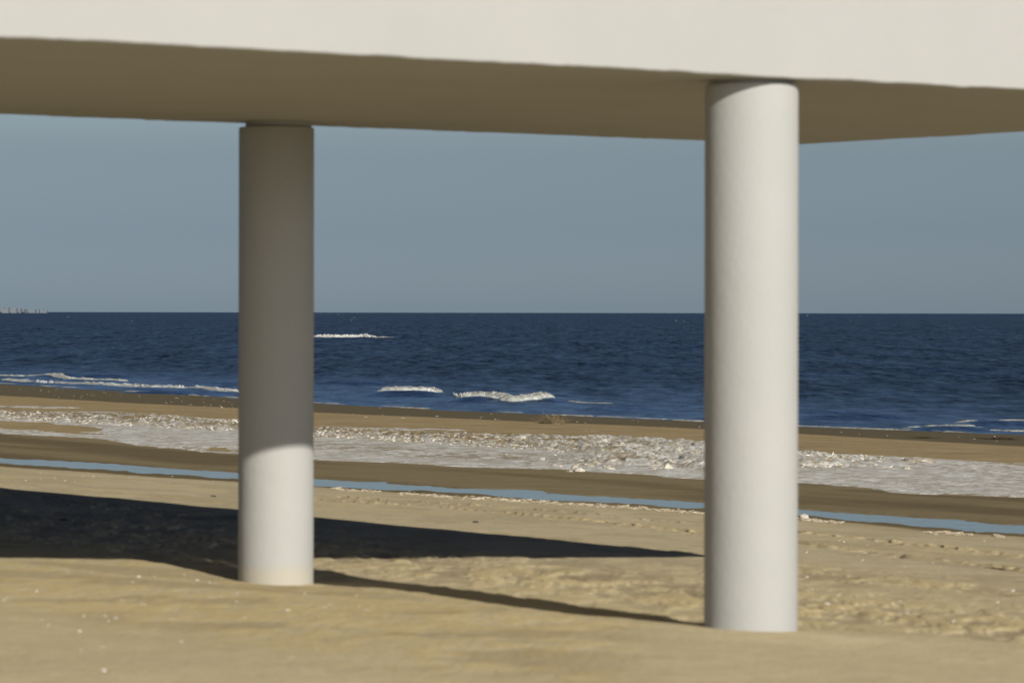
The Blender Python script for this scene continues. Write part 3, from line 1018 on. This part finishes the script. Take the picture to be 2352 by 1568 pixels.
n0, n1_ = Pc(0, 85), Pc(2352, 207)
ax = (n1_ - n0).normalized()                      # long axis, away to the right
nn = Vector((-ax.y, ax.x))                        # across, away from the camera
far = Pc(1838, 332)
WID = (far - n0).dot(nn)
END = (far - n0).dot(ax)
LEN = END + 16.0
ang = math.atan2(ax.y, ax.x)
bld = bpy.data.objects.new("beach_building", None)
COL.objects.link(bld)
org = n0 + ax * END                               # near right bottom corner
bld.location = (org.x, org.y, 0)
bld.rotation_euler = (0, 0, ang)
tag(bld, "white concrete building raised on round columns above the sand", "building")
T1, T2 = 0.62, 3.35
SET = 0.75


def box_rough(name, x0, x1, y0, y1, z0, z1, mat, parent, amp=0.0035):
    """box whose long lower edges waver like hand-trowelled render"""
    nx = int((x1 - x0) / 0.025)
    ny = int((y1 - y0) / 0.025)
    loop = [(x0 + (x1 - x0) * i / nx, y0) for i in range(nx)] + [(x1, y0 + (y1 - y0) * i / ny) for i in range(ny)] \
        + [(x1 - (x1 - x0) * i / nx, y1) for i in range(nx)] + [(x0, y1 - (y1 - y0) * i / ny) for i in range(ny)]
    L = np.array(loop); n = len(L)
    s = np.arange(n) * 0.025
    j = (fbm(s * 2.5, s * 0, 501, 5, 0.8) - 0.5) * 2
    cx, cy = (x0 + x1) / 2, (y0 + y1) / 2
    rings = []
    for off, z in ((0.03, z0), (0.008, z0 + 0.001), (0.0, z0 + 0.009), (0.0, z0 + 0.1), (0.0, z1 - 0.02), (0.02, z1)):
        sx = np.where(L[:, 0] > cx, -1, 1) * off * ((np.abs(L[:, 0] - x0) < 1e-6) | (np.abs(L[:, 0] - x1) < 1e-6))
        sy = np.where(L[:, 1] > cy, -1, 1) * off * ((np.abs(L[:, 1] - y0) < 1e-6) | (np.abs(L[:, 1] - y1) < 1e-6))
        zz = z + (j * amp * 2.6 if z < z0 + 0.02 and off < 0.02 else 0 * j)
        rings.append(np.stack([L[:, 0] + sx, L[:, 1] + sy, zz], -1))
    bm = bmesh.new()
    R = [[bm.verts.new(p) for p in ring] for ring in rings]
    for a, b in zip(R[:-1], R[1:]):
        for i in range(n):
            bm.faces.new((a[i], a[(i + 1) % n], b[(i + 1) % n], b[i]))
    bm.faces.new(list(reversed(R[0]))); bm.faces.new(R[-1])
    o = bm_obj(name, bm, mat, parent, smooth=False)
    return o


box_rough("floor_slab", -LEN, 0, 0, WID, ZB, ZB + T1, M['plaster'], bld)
box_rough("upper_storey", -LEN + 0.02, -SET, 0.02, WID - 0.02, ZB + T1 + 0.003, ZB + T2, M['plaster'], bld)
# roof edge and windows facing the sea (not seen from the photograph's side)
bm = bmesh.new(); bmesh.ops.create_cube(bm, size=1)
for v in bm.verts: v.co = Vector((v.co.x * (LEN - SET - 0.1) - (LEN + SET) / 2, v.co.y * (WID - 0.1) + WID / 2, v.co.z * 0.08 + ZB + T2 + 0.043))
bm_obj("roof", bm, M['plaster'], bld, False)
for k in range(3):
    bm = bmesh.new(); bmesh.ops.create_cube(bm, size=1)
    xc = -3.2 - 4.6 * k
    for v in bm.verts: v.co = Vector((v.co.x * 2.4 + xc, v.co.y * 0.06 + WID - 0.015, v.co.z * 1.3 + ZB + 1.9))
    wn = bm_obj("window", bm, M['plaster'], bld, False)
    bm = bmesh.new(); bmesh.ops.create_cube(bm, size=1)
    for v in bm.verts: v.co = Vector((v.co.x * 2.2 + xc, v.co.y * 0.02 + WID + 0.024, v.co.z * 1.1 + ZB + 1.9))
    bm_obj("pane", bm, M['glass'], wn, False)


def ring_mesh(prof, n=96, jit=0.0, seed=0):
    bm = bmesh.new()
    R = []
    for r, z in prof:
        R.append([bm.verts.new(((r + jit * (random.random() - .5)) * math.cos(2 * math.pi * i / n), r * math.sin(2 * math.pi * i / n), z)) for i in range(n)])
    for a, b in zip(R[:-1], R[1:]):
        for i in range(n): bm.faces.new((a[i], a[(i + 1) % n], b[(i + 1) % n], b[i]))
    bm.faces.new(list(reversed(R[0]))); bm.faces.new(R[-1])
    return bm


inv_m = None


def local(p):
    q = Vector((p.x - org.x, p.y - org.y))
    return q.dot(ax), q.dot(nn)


def column(px, width, y_top, base_z, mat, nshift, label):
    d = None
    D = COLD[label[0]]
    d = D * F / width
    c = Vector(((px - 1176) / F * d, d))
    top = HC + (yh(px) - y_top) / F * (d - D / 2)
    lx, ly = local(c)
    h = top - base_z
    bm = ring_mesh([(D / 2, -0.5), (D / 2, 0), (D / 2, h * 0.5), (D / 2, h - 0.010), (D / 2 - 0.003, h - 0.003), (D / 2 - 0.010, h)], 128)
    o = bm_obj("column", bm, mat, bld)
    for p in o.data.polygons: p.use_smooth = abs(p.normal.z) < 0.8
    o.location = (lx, ly, base_z)
    o["label"] = label[1]
    bm = ring_mesh([(D / 2 - 0.03, h - 0.001), (D / 2 - 0.03, ZB - base_z + 0.012)], 64)
    for v in bm.verts: v.co.x += nshift[0]; v.co.y += nshift[1]
    bm_obj("neck", bm, mat, o)
    return o, c, d


COLD = {'L': 0.495, 'R': 0.504}
cl, c1, d1 = column(634.5, 172.5, 289, HC - 1.775, M['column_sandy'], (0.01, -0.008), ('L', "round white column in the slab's shade, lit near its sandy foot"))
cr, c2, d2 = column(1725.5, 214.5, 189, HC - 1.73, M['column'], (0.0, 0.004), ('R', "thicker looking round white column in full sun"))
print("columns", c1, c2, "insets", local(c1)[1], WID, local(c2)[1], "end", END)
for src in (cl, cr):                              # the next pair along, out of frame
    o = src.copy(); COL.objects.link(o); o.parent = bld
    o.location = (src.location.x - 5.6, src.location.y, src.location.z)
    for ch in src.children:
        g = ch.copy(); COL.objects.link(g); g.parent = o
    o["label"] = "round white column further along the building"

# ------------------------------------------------------------------ far town across the bay
def tower(px0, px1, top_px, dist, mat, label, steps):
    x0 = (px0 - 1176) / F * dist; x1 = (px1 - 1176) / F * dist
    h = top_px * 0.75 / F * dist
    root = bpy.data.objects.new("tower_block", None); COL.objects.link(root)
    root.location = ((x0 + x1) / 2, dist, -4)
    tag(root, label, "building", "hazy tower blocks on the horizon")
    wd = x1 - x0
    bm = bmesh.new()
    for a, b, f in steps:
        r = bmesh.ops.create_cube(bm, size=1)
        for v in r['verts']:
            v.co = Vector((v.co.x * (b - a) * wd + (a + b) / 2 * wd - wd / 2, v.co.y * 30, (v.co.z + 0.5) * (h * f + 6)))
    bm_obj("wall", bm, mat, root, False)
    bm = bmesh.new()
    for a, b, f in steps:
        hh = h * f + 6
        k = int(hh / 6)
        for i in range(k):
            r = bmesh.ops.create_cube(bm, size=1)
            for v in r['verts']:
                v.co = Vector((v.co.x * (b - a) * wd * 0.8 + (a + b) / 2 * wd - wd / 2, v.co.y * 0.8 - 15.1, v.co.z * 1.8 + 4 + i * 6))
    bm_obj("window_bands", bm, M['far_w'], root, False)


tower(6, 21, 15, 9000, M['far_a'], "tallest pale pink tower block, leftmost on the horizon", [(0, 0.3, .9), (0.3, 0.7, .7), (0.7, 1, 1)])
tower(26, 39, 13, 9200, M['far_a'], "second wide pinkish tower block from the left on the horizon", [(0, 0.5, .85), (0.5, 1, 1)])
tower(45, 49, 11, 9100, M['far_a'], "narrow pale tower block third from the left on the horizon", [(0, 1, 1)])
tower(57, 61, 10, 9100, M['far_a'], "narrow pale tower block just left of the long grey one", [(0, 1, .9), (.3, .7, 1)])
tower(66, 82, 9, 9500, M['far_b'], "long low grey block on the horizon between two pale towers", [(0, 0.4, .8), (0.4, 1, 1)])
tower(86, 90, 9, 9100, M['far_a'], "short pale tower block near the right end of the far town", [(0, 1, 1)])
tower(93, 108, 8, 9600, M['far_b'], "rightmost low grey block of the far town", [(0, 0.5, 1), (0.5, 1, .7)])
tower(-30, -4, 12, 9300, M['far_b'], "grey block of the far town at the frame's left edge", [(0, 0.5, 1), (0.5, 1, .7)])
